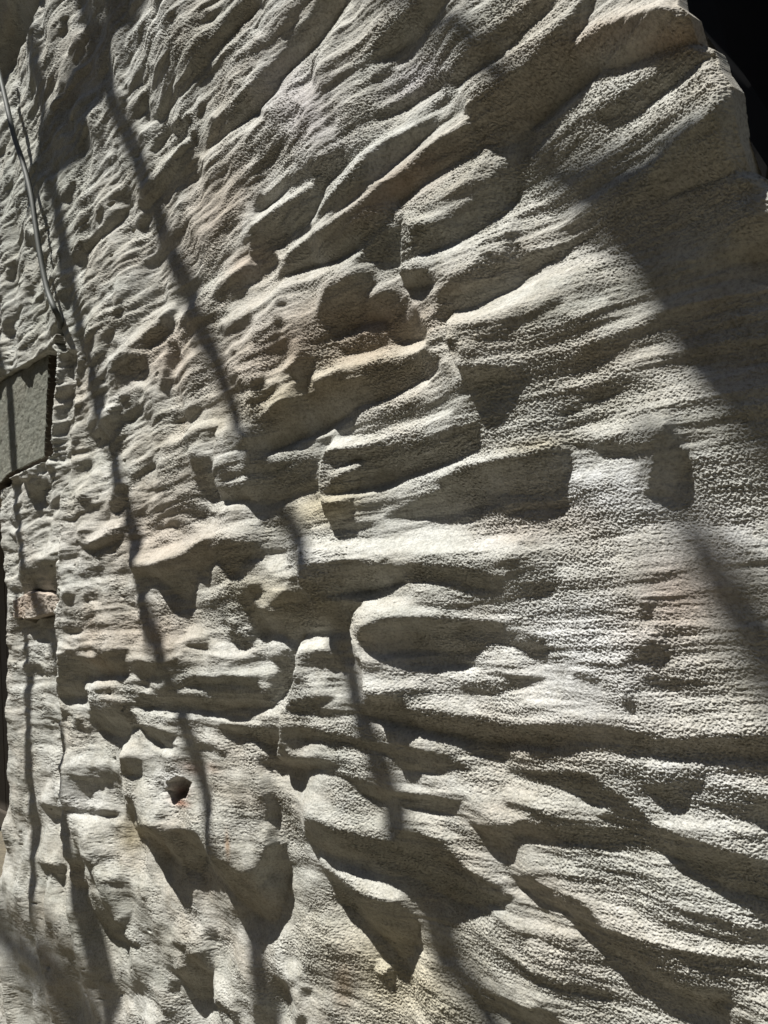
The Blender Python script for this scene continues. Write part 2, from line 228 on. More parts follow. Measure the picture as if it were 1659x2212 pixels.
#K
for pts,v in [([(430,-10),(550,30),(700,70),(900,130),(1050,180),(1300,180),(1400,200),(1280,260),(1100,240),(950,200),(800,220),(700,170),(600,90),(470,30)],-.9),
 ([(280,330),(400,340),(560,400),(720,450),(900,480),(950,400),(1060,410),(1170,470),(1250,490),(1310,580),(1380,670),(1600,780),(1690,840),(1600,870),(1480,900),(1330,880),(1200,820),(1080,750),(980,700),(900,720),(720,630),(560,570),(400,530),(290,460)],-1),
 ([(60,520),(150,510),(150,600),(200,700),(190,850),(150,980),(130,1020),(-10,950),(-10,680)],-1),
 ([(440,650),(560,700),(680,800),(800,850),(900,860),(980,920),(1040,980),(1060,1060),(1020,1100),(1030,1310),(900,1200),(760,1050),(640,930),(540,870),(500,760)],-1),
 ([(890,1270),(885,1440),(820,1370),(800,1350)],-1),([(1380,360),(1500,370),(1690,390),(1650,520),(1540,500),(1450,430)],-.9),
 ([(1300,1370),(1450,1450),(1690,1500),(1690,1600),(1500,1580),(1380,1480)],-.8),([(-10,1530),(100,1560),(130,1690),(-10,1690)],-.8)]: poly('K',pts,v)
for pts,v in [([(150,600,80),(300,620,80),(430,660,60)],-.5),([(740,1290,26),(800,1345,30)],-1),([(800,1290,90)],.8),([(130,110,90),(300,200,120),(550,330,110),(800,370,80)],.65),([(430,570,50),(700,720,90),(880,830,80)],.85),
 ([(1150,380,60),(1280,450,60)],.6),([(1400,950,80),(1500,1000,80)],.6),([(130,1380,50),(240,1400,50)],-.6),([(330,1450,70)],-.7),([(300,1630,80)],-.8),([(1000,300,70),(1200,330,60)],.5),([(1500,300,70),(1659,330,60)],.5),
 ([(250,1300,120)],.6),([(1000,1250,60),(1250,1500,90)],.4),([(1150,1560,80)],.4),([(400,1000,150),(600,1150,120)],.35)]: stroke('K',pts,v)
#L
for pts,v in [([(-10,-10),(350,20),(520,40),(600,110),(700,170),(850,280),(950,380),(1100,440),(1300,500),(1700,620),(1700,860),(1500,800),(1400,790),(1250,700),(1080,600),(960,480),(900,400),(720,360),(560,330),(650,260),(480,220),(400,170),(250,110),(100,80),(-10,40)],-.95),
 ([(170,300),(350,320),(560,340),(750,370),(960,440),(1000,500),(800,480),(650,500),(450,500),(250,480),(100,440),(-10,450),(-10,380)],-.85),
 ([(850,110),(1100,100),(1250,90),(1240,130),(1050,150),(1150,200),(1130,240),(1000,220),(900,150)],-.85),
 ([(-10,700),(150,710),(250,790),(400,830),(500,880),(600,1020),(700,1040),(850,1100),(1000,1160),(1300,1210),(1600,1220),(1700,1250),(1700,1450),(1400,1470),(1330,1520),(1260,1560),(1150,1500),(1000,1430),(850,1300),(700,1240),(600,1200),(560,1100),(420,1050),(400,950),(250,880),(100,800)],-.95),
 ([(-10,1520),(100,1560),(200,1540),(300,1600),(340,1690),(-10,1690)],-.9)]: poly('L',pts,v)
for pts,v in [([(1600,240,80),(1700,300,110)],-.85),([(1400,280,50),(1600,330,60)],-.4),([(1350,430,40),(1600,470,50)],-.4),([(400,1400,50),(600,1450,60)],-.5),([(0,250,40),(200,290,40)],-.6),
 ([(0,160,90),(300,250,70)],.5),([(100,590,120),(400,650,80)],.6),([(1300,60,80),(1659,150,60)],.7),([(1100,330,70),(1400,430,50)],.4),([(1100,900,70),(1500,980,80)],.5),([(1100,1080,50),(1400,1170,50)],.4),
 ([(150,1150,120),(300,1230,80)],.6),([(60,1480,60),(150,1520,40)],.6),([(1659,1580,60),(1400,1550,60)],.4),([(1000,1100,40),(1200,1140,40)],-.3),([(900,900,40),(1400,1000,40)],-.3)]: stroke('L',pts,v)

calm = np.zeros((CH, CW), np.float32)          # where the stone is smooth
poly('A',[(-200,-200),(300,-200),(250,0),(230,80),(140,330),(60,460),(-20,540),(-200,700)],1.0,calm)
poly('A',[(-200,-200),(300,-200),(250,0),(230,80),(140,330),(60,460),(-20,540),(-200,700)],-1.0)
stroke('A',[(60,-30,40),(50,60,40),(30,170,40),(-10,270,50)],-2.2)
stroke('A',[(250,0,20),(230,90,20),(150,330,20),(70,470,20)],.8)
# ------------------------------------------------------------------ noise
def perlin(x, y, seed):
    rs = np.random.RandomState(seed); N = 512
    ang = rs.rand(N, N).astype(np.float32)*2*np.pi; gx, gy = np.cos(ang), np.sin(ang)
    xi = np.floor(x).astype(np.int32); yi = np.floor(y).astype(np.int32)
    fx = (x-xi).astype(np.float32); fy = (y-yi).astype(np.float32)
    u = fx*fx*fx*(fx*(fx*6-15)+10); v = fy*fy*fy*(fy*(fy*6-15)+10)
    x0 = xi & 511; x1 = (xi+1) & 511; y0 = yi & 511; y1 = (yi+1) & 511
    a = gx[y0, x0]*fx+gy[y0, x0]*fy; b = gx[y0, x1]*(fx-1)+gy[y0, x1]*fy
    c = gx[y1, x0]*fx+gy[y1, x0]*(fy-1); d = gx[y1, x1]*(fx-1)+gy[y1, x1]*(fy-1)
    a = a+(b-a)*u; c = c+(d-c)*u
    return (a+(c-a)*v)*1.4
def fbm(x, y, seed, o=4, g=.5):
    r = 0; a = 1; s = 1
    for i in range(o): r = r+a*perlin(x*s, y*s, seed+i); a *= g; s *= 2.03
    return r
def bil(arr, X, Y):
    X = np.clip(X, 0, arr.shape[1]-1.001); Y = np.clip(Y, 0, arr.shape[0]-1.001)
    xi = X.astype(np.int32); yi = Y.astype(np.int32); fx = (X-xi).astype(np.float32); fy = (Y-yi).astype(np.float32)
    return (arr[yi, xi]*(1-fx)+arr[yi, xi+1]*fx)*(1-fy)+(arr[yi+1, xi]*(1-fx)+arr[yi+1, xi+1]*fx)*fy
def smooth(a, b, x):
    t = np.clip((x-a)/(b-a), 0, 1); return t*t*(3-2*t)

# ------------------------------------------------------------------ relief solved on the wall plane
U0 = float(to_wall(-160, 1400)[0]); U1 = float(to_wall(1900, 1400)[0])
Z0, Z1 = 0.0, 4.6
GS = 0.003
us = np.arange(U0-.1, U1+.25, GS, dtype=np.float32); zs = np.arange(Z0-.2, Z1+.2, GS, dtype=np.float32)
UU, ZZ = np.meshgrid(us, zs)
wu = UU+.02*perlin(UU*9, ZZ*9, 3); wz = ZZ+.02*perlin(UU*6, ZZ*9, 5)
band = fbm(wu*2.2, wz*15, 21, 4, .55)           # level weathering bands
cell = .75*fbm(wu*5, wz*52, 31, 4, .62)+.5*(.25-np.abs(perlin(wu*7, wz*44, 36))); lump = fbm(wu*7, wz*9, 33, 3, .5)
mid = fbm(wu*8, wz*40, 35, 3, .6)
streak2 = .7*fbm(wu*3.2, wz*62, 43, 2, .6)+.8*(.2-np.abs(perlin(wu*2.6, wz*46, 47)))
streak = fbm(wu*1.6, wz*30, 37, 4, .6)*.7+.9*(.22-np.abs(perlin(wu*1.3, wz*22, 39)))
S_out = .15+1.3*band
ny, nx = UU.shape
ku = 2*np.pi*np.fft.fftfreq(nx, GS)[None, :]; kz = 2*np.pi*np.fft.fftfreq(ny, GS)[:, None]
kd = kz+(SUN.x/SUN.z)*ku                        # slope is wanted along the shadow direction
LAM, MU = .06, 5.0
H = np.zeros(UU.shape, np.float32)
for it in range(5):                             # look up each wall point where its relief puts it in the picture
    px, py = project(UU, -H, ZZ)
    inside = smooth(-85, -5, px*CS)*smooth(85, 5, px*CS-768)*smooth(-85, -5, py*CS)*smooth(85, 5, py*CS-1024)
    S = bil(slope, px*CS+MX, py*CS+MY)
    far = smooth(900, 120, px)*smooth(1500, 900, py)
    low = smooth(1450, 1750, py)*smooth(1000, 600, px)
    NM = .30*band*(1-.5*far)*(1-low)+(.15+.75*far+.35*smooth(1300, 300, px)*(1-low))*cell+.25*mid*(1-.5*low)+.75*(1-.5*far)*(1-low)*streak+.55*(1-far)*(1-low)*streak2+.8*low*lump
    flat = 1-.6*smooth(1150, 1350, px)*smooth(800, 950, py)*smooth(1650, 1500, py)
    NM = NM*flat
    S = S_out*(1-inside)+(S+NM*(1-.25*np.abs(S))*(1-bil(calm, px*CS+MX, py*CS+MY)))*inside
    TGT = np.where(S < 0, -S*.68, -S*.88)       # wanted dh/dz
    TGT = TGT-TGT.mean()
    Hn = np.real(np.fft.ifft2(np.fft.fft2(TGT)*(-1j*kd)/(kd*kd+LAM*(ku*ku+kz*kz)+MU))).astype(np.float32)
    H = Hn if it == 0 else .35*H+.65*Hn
print('relief', H.min(), H.max(), H.std())

def xy_line(pts):                               # picture polyline
    return np.array(pts, float)
def poly_mask(px, py, pts, e):                  # soft mask, picture units
    ins = np.zeros(px.shape, bool); dist = np.full(px.shape, 1e9, np.float32)
    for (ax, ay), (bx, by) in zip(pts, pts[1:]+pts[:1]):
        if ay != by: ins ^= ((ay > py) != (by > py)) & (px < (bx-ax)*(py-ay)/(by-ay)+ax)
        dx, dy = bx-ax, by-ay; t = np.clip(((px-ax)*dx+(py-ay)*dy)/(dx*dx+dy*dy), 0, 1)
        dist = np.minimum(dist, np.hypot(px-ax-t*dx, py-ay-t*dy))
    return np.clip(np.where(ins, dist, -dist)/e+.5, 0, 1)
BLOCK = [(109,757),(104,860),(98,992),(75,1003),(18,1030),(2,1048),(-70,1075),(-70,860),(8,816),(60,785)]
SLOT = [(108,748),(122,762),(117,840),(112,900),(104,990),(94,1002),(101,880)]
SLOT2 = [(122,690),(132,700),(138,755),(124,760),(118,735)]
STRIP = [(-60,1040),(20,1040),(110,1000),(137,760),(160,760),(138,1100),(128,1500),(130,1600),(150,1800),(160,1960),(60,2000),(-60,2000)]
BRICK = [(27,1296),(60,1276),(130,1283),(133,1300),(128,1322),(60,1340),(27,1336)]

STEPS = [(.022, [(985,690),(975,740),(1000,800)]), (.022, [(720,960),(700,1000),(705,1080),(715,1120)]), (.02, [(650,1180),(660,1260),(690,1295)]),
 (.025, [(790,1310),(770,1360),(800,1440),(800,1500)]), (.025, [(665,1385),(650,1460),(620,1540),(615,1640)]), (.02, [(130,1060),(128,1300),(130,1500),(150,1650),(160,1850)]),
 (.02, [(475,930),(470,1000),(480,1060)]), (.018, [(285,1190),(288,1240)]), (.02, [(880,480),(875,600)]), (.02, [(150,1640),(145,1760),(160,1900)]), (.02, [(270,1620),(275,1720),(300,1790)]),
 (-.02, [(560,1650),(580,1790),(560,1900)])]
def height(u, z):
    h = bil(H, (u-us[0])/GS, (z-zs[0])/GS)
    px, py = project(u, -h, z)
    px_, py_ = px, py
    px = px+7*fbm(u*14, z*14, 83, 3); py = py+5*fbm(u*17, z*17, 87, 3)
    st = poly_mask(px, py, STRIP, 13)
    # the strip left of the joint lies deeper; flat block and brick sit in it
    h = h-.03*st*smooth(2000, 1750, py)
    fm = np.maximum(poly_mask(px, py, BLOCK, 10), poly_mask(px, py, BRICK, 6))
    m = poly_mask(px_, py_, BLOCK, 5); h = h*(1-m)-.24*m
    m = poly_mask(px, py, BRICK, 6); h = h*(1-m)+(-.06)*m
    m = poly_mask(px, py, [(364,1692),(380,1684),(398,1682),(411,1691),(405,1714),(384,1733),(369,1722)], 8); h = h-.05*m
    m = np.maximum(poly_mask(px_, py_, SLOT, 2), poly_mask(px, py, SLOT2, 4)); h = h*(1-m)-.24*m
    for A_, pl in STEPS:
        ys = [p[1] for p in pl]; xs = np.interp(py, ys, [p[0] for p in pl]); dx = px-xs
        h = h+A_*smooth(ys[0]-25, ys[0]+15, py)*smooth(ys[-1]+25, ys[-1]-15, py)*smooth(-6, 9, dx)*(1-smooth(15, 150, dx))
    # grain of the stone: coarse sand, streaks along the beds, small pits
    near = smooth(500, 1500, px)
    wu = u+.006*perlin(u*30, z*30, 77)
    r = .0009*fbm(wu*12, z*60, 41, 3, .6)
    lowm = smooth(1450, 1750, py)*smooth(1000, 600, px)
    r = r+(1-.8*lowm)*(.5+.35*near)*(.55+.9*smooth(-.3, .4, perlin(u*4, z*6, 49)))*(.0036*(.25-np.abs(perlin(wu*3.0, z*36, 45)))+.0019*(.25-np.abs(perlin(wu*8, z*78, 46))))
    g = perlin(u*285, z*330, 62)+.35*perlin(u*150, z*200, 64)
    g2 = perlin(u*510, z*560, 63)
    rough = .5+1.0*smooth(-.3, .6, perlin(u*6, z*9, 71)+.5*perlin(u*14, z*26, 72)+near*.35)
    r = r+rough*(1+.75*(1-near))*(.00085*g+.00095*g2)
    pits = perlin(wu*26, z*48, 81)
    r = r-.010*smooth(.62, .9, pits)*(1-smooth(150, 500, px))
    h = h+r*(1-.6*fm)
    # the wall's two ends turn away
    zz = z
    ue = np.interp(zz, RZ, RU); d = u-ue
    h = h-np.where(d > 0, np.minimum(d*8, .8), 0)-.012*smooth(-.02, 0.0, d)**2
    ul = np.interp(zz, LZ, LU); d = ul-u
    h = h-np.where(d > 0, np.minimum(d*8, .8), 0)-.02*smooth(-.03, 0.0, d)
    return h
def edge(pts, extra):
    q = []
    for x, y in pts:
        h = 0.0
        for _ in range(20):
            u, z = to_wall(x, y, h); h = .6*h+.4*(float(bil(H, np.array((u-us[0])/GS), np.array((z-zs[0])/GS)))+extra)
        q.append((float(z), float(u)))
    q.sort(); return [a for a, b in q], [b for a, b in q]
RZ, RU = edge([(1410,-250),(1452,0),(1478,20),(1497,80),(1532,97),(1546,140),(1572,178),(1577,230),(1586,290),(1604,340),(1612,362),(1690,405),(1850,560),(1900,800)], 0.0)
LZ, LU = edge([(-170,700),(-170,1010),(-12,1045),(-4,1180),(8,1260),(10,1450),(9,1600),(14,1700),(10,1850),(-4,1960),(4,2040),(-4,2120),(-10,2300)], -.03)
KEEP_R = lambda u, z: (u-np.interp(z, RZ, RU)) < .004
KEEP_L = lambda u, z: (np.interp(z, LZ, LU)-u) < .10

# ------------------------------------------------------------------ wall mesh (even in the picture so that grain is resolved)
def grid_mesh(name, u, z, v, mat, parent=None, smooth_=True, keep=None):
    n, m = u.shape
    me = bpy.data.meshes.new(name); co = np.stack([u, v, z], -1).reshape(-1, 3).astype(np.float32)
    me.vertices.add(n*m); me.vertices.foreach_set('co', co.ravel())
    i = np.arange((n-1)*(m-1)); r = i//(m-1); c = i % (m-1); a = r*m+c
    q = np.stack([a, a+m, a+m+1, a+1], -1).astype(np.int32)      # normals towards -Y
    if keep is not None: q = q[keep.ravel()[q].all(1)]
    me.loops.add(q.size); me.loops.foreach_set('vertex_index', q.ravel())
    me.polygons.add(len(q)); me.polygons.foreach_set('loop_start', (np.arange(len(q))*4).astype(np.int32))
    me.polygons.foreach_set('use_smooth', np.full(len(q), smooth_))
    me.update(calc_edges=True); me.materials.append(mat)
    o = bpy.data.objects.new(name, me); sc.collection.objects.link(o); o.parent = parent
    return o
def tag(o, label=None, cat=None, group=None, kind=None):
    if label: o['label'] = label
    if cat: o['category'] = cat
    if group: o['group'] = group
    if kind: o['kind'] = kind
    return o
def empty(name, loc=(0, 0, 0)):
    o = bpy.data.objects.new(name, None); o.location = loc; sc.collection.objects.link(o); return o

# ------------------------------------------------------------------ materials
class NT:
    def __init__(s, name):
        s.m = bpy.data.materials.new(name); s.m.use_nodes = True; s.t = s.m.node_tree; s.b = s.t.nodes['Principled BSDF']
        s.tc = s.t.nodes.new('ShaderNodeTexCoord')
    def n(s, ty, **k):
        x = s.t.nodes.new(ty)
        for a, b in k.items(): setattr(x, a, b)
        return x
    def l(s, a, b): s.t.links.new(a, b)
    def noise(s, scale, detail=6, rough=.55, vec=(1, 1, 1), dist=0):
        mp = s.n('ShaderNodeMapping'); mp.inputs['Scale'].default_value = vec; s.l(s.tc.outputs['Object'], mp.inputs[0])
        x = s.n('ShaderNodeTexNoise'); s.l(mp.outputs[0], x.inputs['Vector']); x.inputs['Scale'].default_value = scale
        x.inputs['Detail'].default_value = detail; x.inputs['Roughness'].default_value = rough; x.inputs['Distortion'].default_value = dist
        return x.outputs['Fac']
    def ramp(s, fac, stops):
        r = s.n('ShaderNodeValToRGB'); e = r.color_ramp.elements
        while len(e) < len(stops): e.new(.5)
        for el, (p, c) in zip(e, stops): el.position = p; el.color = (*c, 1) if len(c) == 3 else c
        s.l(fac, r.inputs[0]); return r.outputs[0]
    def mix(s, f, a, b, mode='MIX'):
        x = s.n('ShaderNodeMix', data_type='RGBA', blend_type=mode)
        for v, i in ((f, 0), (a, 6), (b, 7)):
            if isinstance(v, (int, float)): x.inputs[i].default_value = v
            elif isinstance(v, tuple): x.inputs[i].default_value = (*v, 1)
            else: s.l(v, x.inputs[i])
        return x.outputs[2]
def stone_mat(name, base=(.385,.375,.335), pale=(.49,.49,.465), warm=(.40,.355,.295), grey=(.30,.31,.285), bump=.6, stain=True):
    t = NT(name)
    c = t.mix(t.ramp(t.noise(3.0, 5, .6, (1, 1, 2)), [(.38, (0,0,0)), (.68, (1,1,1))]), base, pale)
    c = t.mix(t.ramp(t.noise(2.1, 4, .6, (1, 1, 1.6), .6), [(.48, (0,0,0)), (.72, (.75,.75,.75))]), c, warm)
    c = t.mix(t.ramp(t.noise(4.3, 5, .65, (.7, 1, 3)), [(.45, (0,0,0)), (.8, (.8,.8,.8))]), c, grey)
    if stain:
        a = t.n('ShaderNodeVertexColor'); a.layer_name = 'stain'
        c = t.mix(a.outputs['Alpha'], c, a.outputs['Color'])
    sp = t.ramp(t.noise(210, 3, .7), [(.30, (.62,.62,.60)), (.5, (.98,.98,.98)), (.72, (1.18,1.17,1.13))])
    c = t.mix(1.0, c, sp, 'MULTIPLY')
    sp2 = t.ramp(t.noise(38, 5, .7), [(.32, (.80,.79,.76)), (.55, (1.02,1.02,1.02))])
    c = t.mix(1.0, c, sp2, 'MULTIPLY')
    t.l(c, t.b.inputs['Base Color']); t.b.inputs['Roughness'].default_value = .88; t.b.inputs['Specular IOR Level'].default_value = .25
    b = t.n('ShaderNodeBump'); b.inputs['Strength'].default_value = bump; b.inputs['Distance'].default_value = .002
    t.l(t.noise(520, 3, .75), b.inputs['Height']); t.l(b.outputs[0], t.b.inputs['Normal'])
    return t.m
M_STONE = stone_mat('weathered_stone')

# stains: coloured patches that belong to the stone
stain = np.zeros((CH, CW, 4), np.float32)
def blot(x, y, rx, ry, col, a, ang=0):          # picture units of 2500x3333
    X = (xx-MX)/.3072-x; Y = (yy-MY)/.3072-y; c, s = math.cos(ang), math.sin(ang)
    e = np.exp(-(((X*c+Y*s)/rx)**2+((-X*s+Y*c)/ry)**2))*a
    w_ = e/(stain[..., 3]+e+1e-6)
    for k in range(3): stain[..., k] = stain[..., k]*(1-w_)+col[k]*w_
    stain[..., 3] = np.maximum(stain[..., 3], e)
TAN = (.36,.255,.18); YEL = (.43,.36,.21); WHT = (.56,.56,.55); RED = (.33,.16,.10); GRY = (.52,.53,.54)
for b in [(1200,1130,260,120,TAN,.5,-.5),(2200,1950,170,200,TAN,.85,.3),(900,1150,300,130,TAN,.45,-.6),(500,1750,260,120,TAN,.35,0),(450,2050,220,100,TAN,.35,0),(1050,1650,160,60,YEL,.5,-.2),(700,700,220,90,TAN,.35,-.9),(1700,1720,200,70,TAN,.5,.1),(1820,1700,170,60,TAN,.5,.2),(2200,2050,120,200,TAN,.4,0),(1300,600,200,60,TAN,.6,-.6),(1250,1000,110,60,RED,.25,0),
 (1000,1260,400,70,YEL,.45,-.3),(1300,3180,260,160,YEL,.5,.6),(1120,3200,40,90,TAN,.6,0),(1750,1450,120,30,(.33,.27,.14),.6,-.1),(900,1950,200,80,YEL,.35,.3),
 (1950,1600,380,160,GRY,.75,0),(1950,2120,380,260,GRY,.8,0),(2330,1750,200,160,GRY,.6,0),(1600,2200,500,140,WHT,.5,0),(2250,2500,300,160,GRY,.4,0),(980,350,110,160,(.40,.36,.38),.5,-.6),(1350,260,120,60,(.40,.38,.42),.5,-.6),(1990,100,200,60,TAN,.35,-.3),
 (1000,1850,60,60,WHT,.7,0),(250,2600,120,90,WHT,.5,0),(560,2540,60,60,WHT,.8,0),(590,2575,26,24,(.24,.09,.055),1.0,.4),(585,2612,30,14,(.34,.16,.10),.9,.3),(620,2500,40,20,RED,.5,.5),(690,2500,26,18,RED,.25,.5),(740,2750,7,38,(.42,.24,.12),.6,-.05),
 (430,2720,50,60,YEL,.6,0),(300,3000,200,180,(.26,.26,.22),.5,0),(2200,130,120,60,(.33,.23,.15),.6,-.3),(2300,1100,200,200,(.27,.27,.26),.4,0),(800,860,90,60,TAN,.4,-.5),(560,1150,160,120,TAN,.35,-.4),
 (160,1000,120,120,(.30,.32,.27),.35,0),(100,600,200,400,(.31,.33,.29),.4,0),(2100,700,260,120,(.28,.27,.25),.5,-.5)]: blot(*b)

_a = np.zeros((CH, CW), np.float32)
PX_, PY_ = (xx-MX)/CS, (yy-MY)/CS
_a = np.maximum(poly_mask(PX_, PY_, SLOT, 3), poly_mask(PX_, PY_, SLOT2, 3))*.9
_a = np.maximum(_a, poly_mask(PX_, PY_, BLOCK, 3)*.9)      # open joint: dirt colour, darkened to paint in its deep shade
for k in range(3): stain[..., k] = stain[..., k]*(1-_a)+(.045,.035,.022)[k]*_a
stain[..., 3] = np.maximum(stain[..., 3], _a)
NX, NY = int(1080*QUAL), int(1500*QUAL)
gx = np.concatenate([np.linspace(-450, -120, 90, endpoint=False), np.linspace(-120, 1770, NX, endpoint=False), np.linspace(1770, 2100, 90)])
uc = to_wall(gx, np.full(len(gx), 1420.))[0]     # columns are upright on the wall, rows run to its vanishing point
ztop = np.array([to_wall(x, -190.)[1] for x in gx]); zbot = np.array([to_wall(x, 2400.)[1] for x in gx])
zhor = np.array([to_wall(x, 1420.)[1] for x in gx])
fr = np.concatenate([np.linspace(-.12, 0, 40, endpoint=False), np.linspace(0, 1, NY, endpoint=False), np.linspace(1, 1.12, 40)])[:, None]
Zg = np.maximum(ztop[None, :]*(1-fr)+zbot[None, :]*fr, -.15); Ug = np.repeat(uc[None, :], len(fr), 0)
def close_edge(U, Z, keep, RZ, RU, sgn, off):     # pull the last column of kept vertices onto the edge line
    e = np.interp(Z, RZ, RU)+sgn*off; over = (U-e)*sgn > 0
    U = np.where(over, e, U); first = over & ~(np.roll(over, sgn, 1))
    return U, keep & (~over | first)
Kp = np.ones(Ug.shape, bool)
Ug, Kp = close_edge(Ug, Zg, Kp, RZ, RU, 1, .003)
Ug, Kp = close_edge(Ug, Zg, Kp, LZ, LU, -1, .05)
Hg = np.concatenate([height(Ug[i:i+300], Zg[i:i+300]) for i in range(0, len(fr), 300)], 0)
wall_root = empty('stone_wall', (0, 0, 0))
tag(wall_root, 'weathered grey beige stone wall worn into long ridges and deep hollows, filling the view', 'wall')
wo = grid_mesh('weathered_face', Ug, Zg, -Hg, M_STONE, wall_root, True, Kp)
qx, qy = project(Ug, -Hg, Zg)
ca = wo.data.color_attributes.new('stain', 'FLOAT_COLOR', 'POINT')
st = np.stack([bil(np.ascontiguousarray(stain[..., k]), qx*CS+MX, qy*CS+MY) for k in range(4)], -1).astype(np.float32)
ca.data.foreach_set('color', st.ravel())

# ------------------------------------------------------------------ parts let into the wall
def patch(name, pts, h, amp, mat, n=90, seed=0, rim=.012):
    P = np.array(pts, float); x0, y0 = P.min(0)-2; x1, y1 = P.max(0)+2
    q = [to_wall(a, b, h) for a, b in pts]; qu = [float(a) for a, b in q]; qz = [float(b) for a, b in q]
    uu, zz = np.meshgrid(np.linspace(min(qu), max(qu), n), np.linspace(max(qz), min(qz), int(n*1.4)))
    pts2 = list(zip(qu, qz)); ins = np.zeros(uu.shape, bool); dist = np.full(uu.shape, 1e9)
    for (ax, ay), (bx, by) in zip(pts2, pts2[1:]+pts2[:1]):
        if ay != by: ins ^= ((ay > zz) != (by > zz)) & (uu < (bx-ax)*(zz-ay)/(by-ay)+ax)
        dx, dy = bx-ax, by-ay; t = np.clip(((uu-ax)*dx+(zz-ay)*dy)/(dx*dx+dy*dy), 0, 1)
        dist = np.minimum(dist, np.hypot(uu-ax-t*dx, zz-ay-t*dy))
    sdist = np.where(ins, dist, -dist)+.0025*perlin(uu*60, zz*60, 9+seed)
    hh = h+amp*fbm(uu*40+seed, zz*50, 91+seed, 4, .6)-.0035*smooth(.3, .7, perlin(uu*45, zz*14, 93+seed))
    hh = hh-(.11 if name == 'stone_block' else .05)*(1-smooth(-.002, rim, sdist))
    o = grid_mesh(name, uu, zz, -hh, mat, wall_root, True, sdist > -.003)
    if name == 'stone_block':                   # flanks: joint dirt with the shade of the gap painted in
        o.data.materials.append(M_DIRT_SHADE); sd = sdist.ravel()
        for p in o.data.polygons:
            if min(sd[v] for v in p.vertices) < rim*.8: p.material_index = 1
    return o
M_DIRT_SHADE = stone_mat('joint_dirt_shade', (.05,.04,.028), (.07,.055,.04), (.06,.04,.025), (.035,.03,.024), .5, False)
M_BLOCK = stone_mat('dressed_block_stone', (.20,.205,.17), (.25,.25,.21), (.21,.2,.16), (.15,.155,.13), 1.0, False)
M_BRICK = stone_mat('old_brick', (.40,.35,.30), (.52,.49,.45), (.33,.20,.11), (.30,.26,.23), .5, False)
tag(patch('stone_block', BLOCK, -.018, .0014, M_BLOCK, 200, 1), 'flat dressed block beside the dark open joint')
tag(patch('brick', BRICK, -.012, .003, M_BRICK, 110, 4, .006), 'chipped reddish brown brick showing under the render')
# mortar tongue hanging in the open joint
MORT = [(129,775),(139,777),(138,830),(136,880),(133,930),(126,985),(118,990),(120,940),(124,900),(128,850)]
0 and patch('mortar', MORT, -.02, .004, stone_mat('pale_mortar', (.44,.42,.33), (.5,.48,.4), (.45,.37,.22), (.35,.34,.28), .4, False), 60, 6, .008)

# body of the wall behind the weathered face
def box_mesh(name, a, b, mat, parent=None, bev=.004):
    me = bpy.data.meshes.new(name); (x0, y0, z0), (x1, y1, z1) = a, b
    import bmesh
    bm = bmesh.new(); bmesh.ops.create_cube(bm, size=1)
    for v in bm.verts: v.co = Vector(((x0+x1)/2+v.co.x*(x1-x0), (y0+y1)/2+v.co.y*(y1-y0), (z0+z1)/2+v.co.z*(z1-z0)))
    if bev: bmesh.ops.bevel(bm, geom=bm.edges[:], offset=bev, segments=2, affect='EDGES')
    bm.to_mesh(me); bm.free(); me.materials.append(mat)
    o = bpy.data.objects.new(name, me); sc.collection.objects.link(o); o.parent = parent; return o
M_CORE = stone_mat('inner_stone', (.33,.31,.25), (.38,.36,.3), (.34,.28,.2), (.25,.25,.22), .3, False)
u_left = float(min(LU[:8]+LU[-3:])); u_open = float(np.interp(1.2, LZ, LU))
z_lint = float(to_wall(-20, 1040)[1])+.2
print('u_open', u_open, 'lintel', z_lint, 'u right', min(RU), max(RU))
box_mesh('wall_body', (u_open+.12, .22, -.1), (min(RU)-.12, 1.3, 5.5), M_CORE, wall_root, 0)
box_mesh('lintel', (-9.0, .22, z_lint), (u_open+.12, 1.3, 5.5), M_CORE, wall_root, 0)

# ------------------------------------------------------------------ tubes
def tube(name, pts, rad, mat, parent=None, seg=12, bump=0, sub=6, seed=1):
    P = np.array(pts, float); Rr = np.array(rad, float); n = len(P)
    T = np.linspace(0, n-1, (n-1)*sub+1); i = np.clip(T.astype(int), 0, n-2); f = (T-i)[:, None]
    g = lambda k: P[np.clip(i+k, 0, n-1)]
    p0, p1, p2, p3 = g(-1), g(0), g(1), g(2)
    C = .5*((2*p1)+(-p0+p2)*f+(2*p0-5*p1+4*p2-p3)*f*f+(-p0+3*p1-3*p2+p3)*f**3)
    R2 = np.interp(T, np.arange(n), Rr); rs = np.random.RandomState(seed)
    vs = []; up = Vector((0.3, .2, .93)).normalized(); m = len(C)
    for k in range(m):
        t = Vector(C[min(k+1, m-1)]-C[max(k-1, 0)]).normalized(); s_ = t.cross(up).normalized(); w_ = t.cross(s_)
        for j in range(seg):
            a = 2*math.pi*j/seg; r = R2[k]*(1+bump*(rs.rand()-.5))
            vs.append(Vector(C[k])+(s_*math.cos(a)+w_*math.sin(a))*r)
    fs = [(k*seg+j, k*seg+(j+1) % seg, (k+1)*seg+(j+1) % seg, (k+1)*seg+j) for k in range(m-1) for j in range(seg)]
    fs += [tuple(range(seg))[::-1], tuple(range((m-1)*seg, m*seg))]
    me = bpy.data.meshes.new(name); me.from_pydata([tuple(v) for v in vs], [], fs); me.update()
    for p in me.polygons: p.use_smooth = True
    me.materials.append(mat); o = bpy.data.objects.new(name, me); sc.collection.objects.link(o); o.parent = parent; return o
def wp(x, y, h):                                # world point at height h over the wall plane, seen at x, y
    u, z = to_wall(x, y, h); return (float(u), -h, float(z))
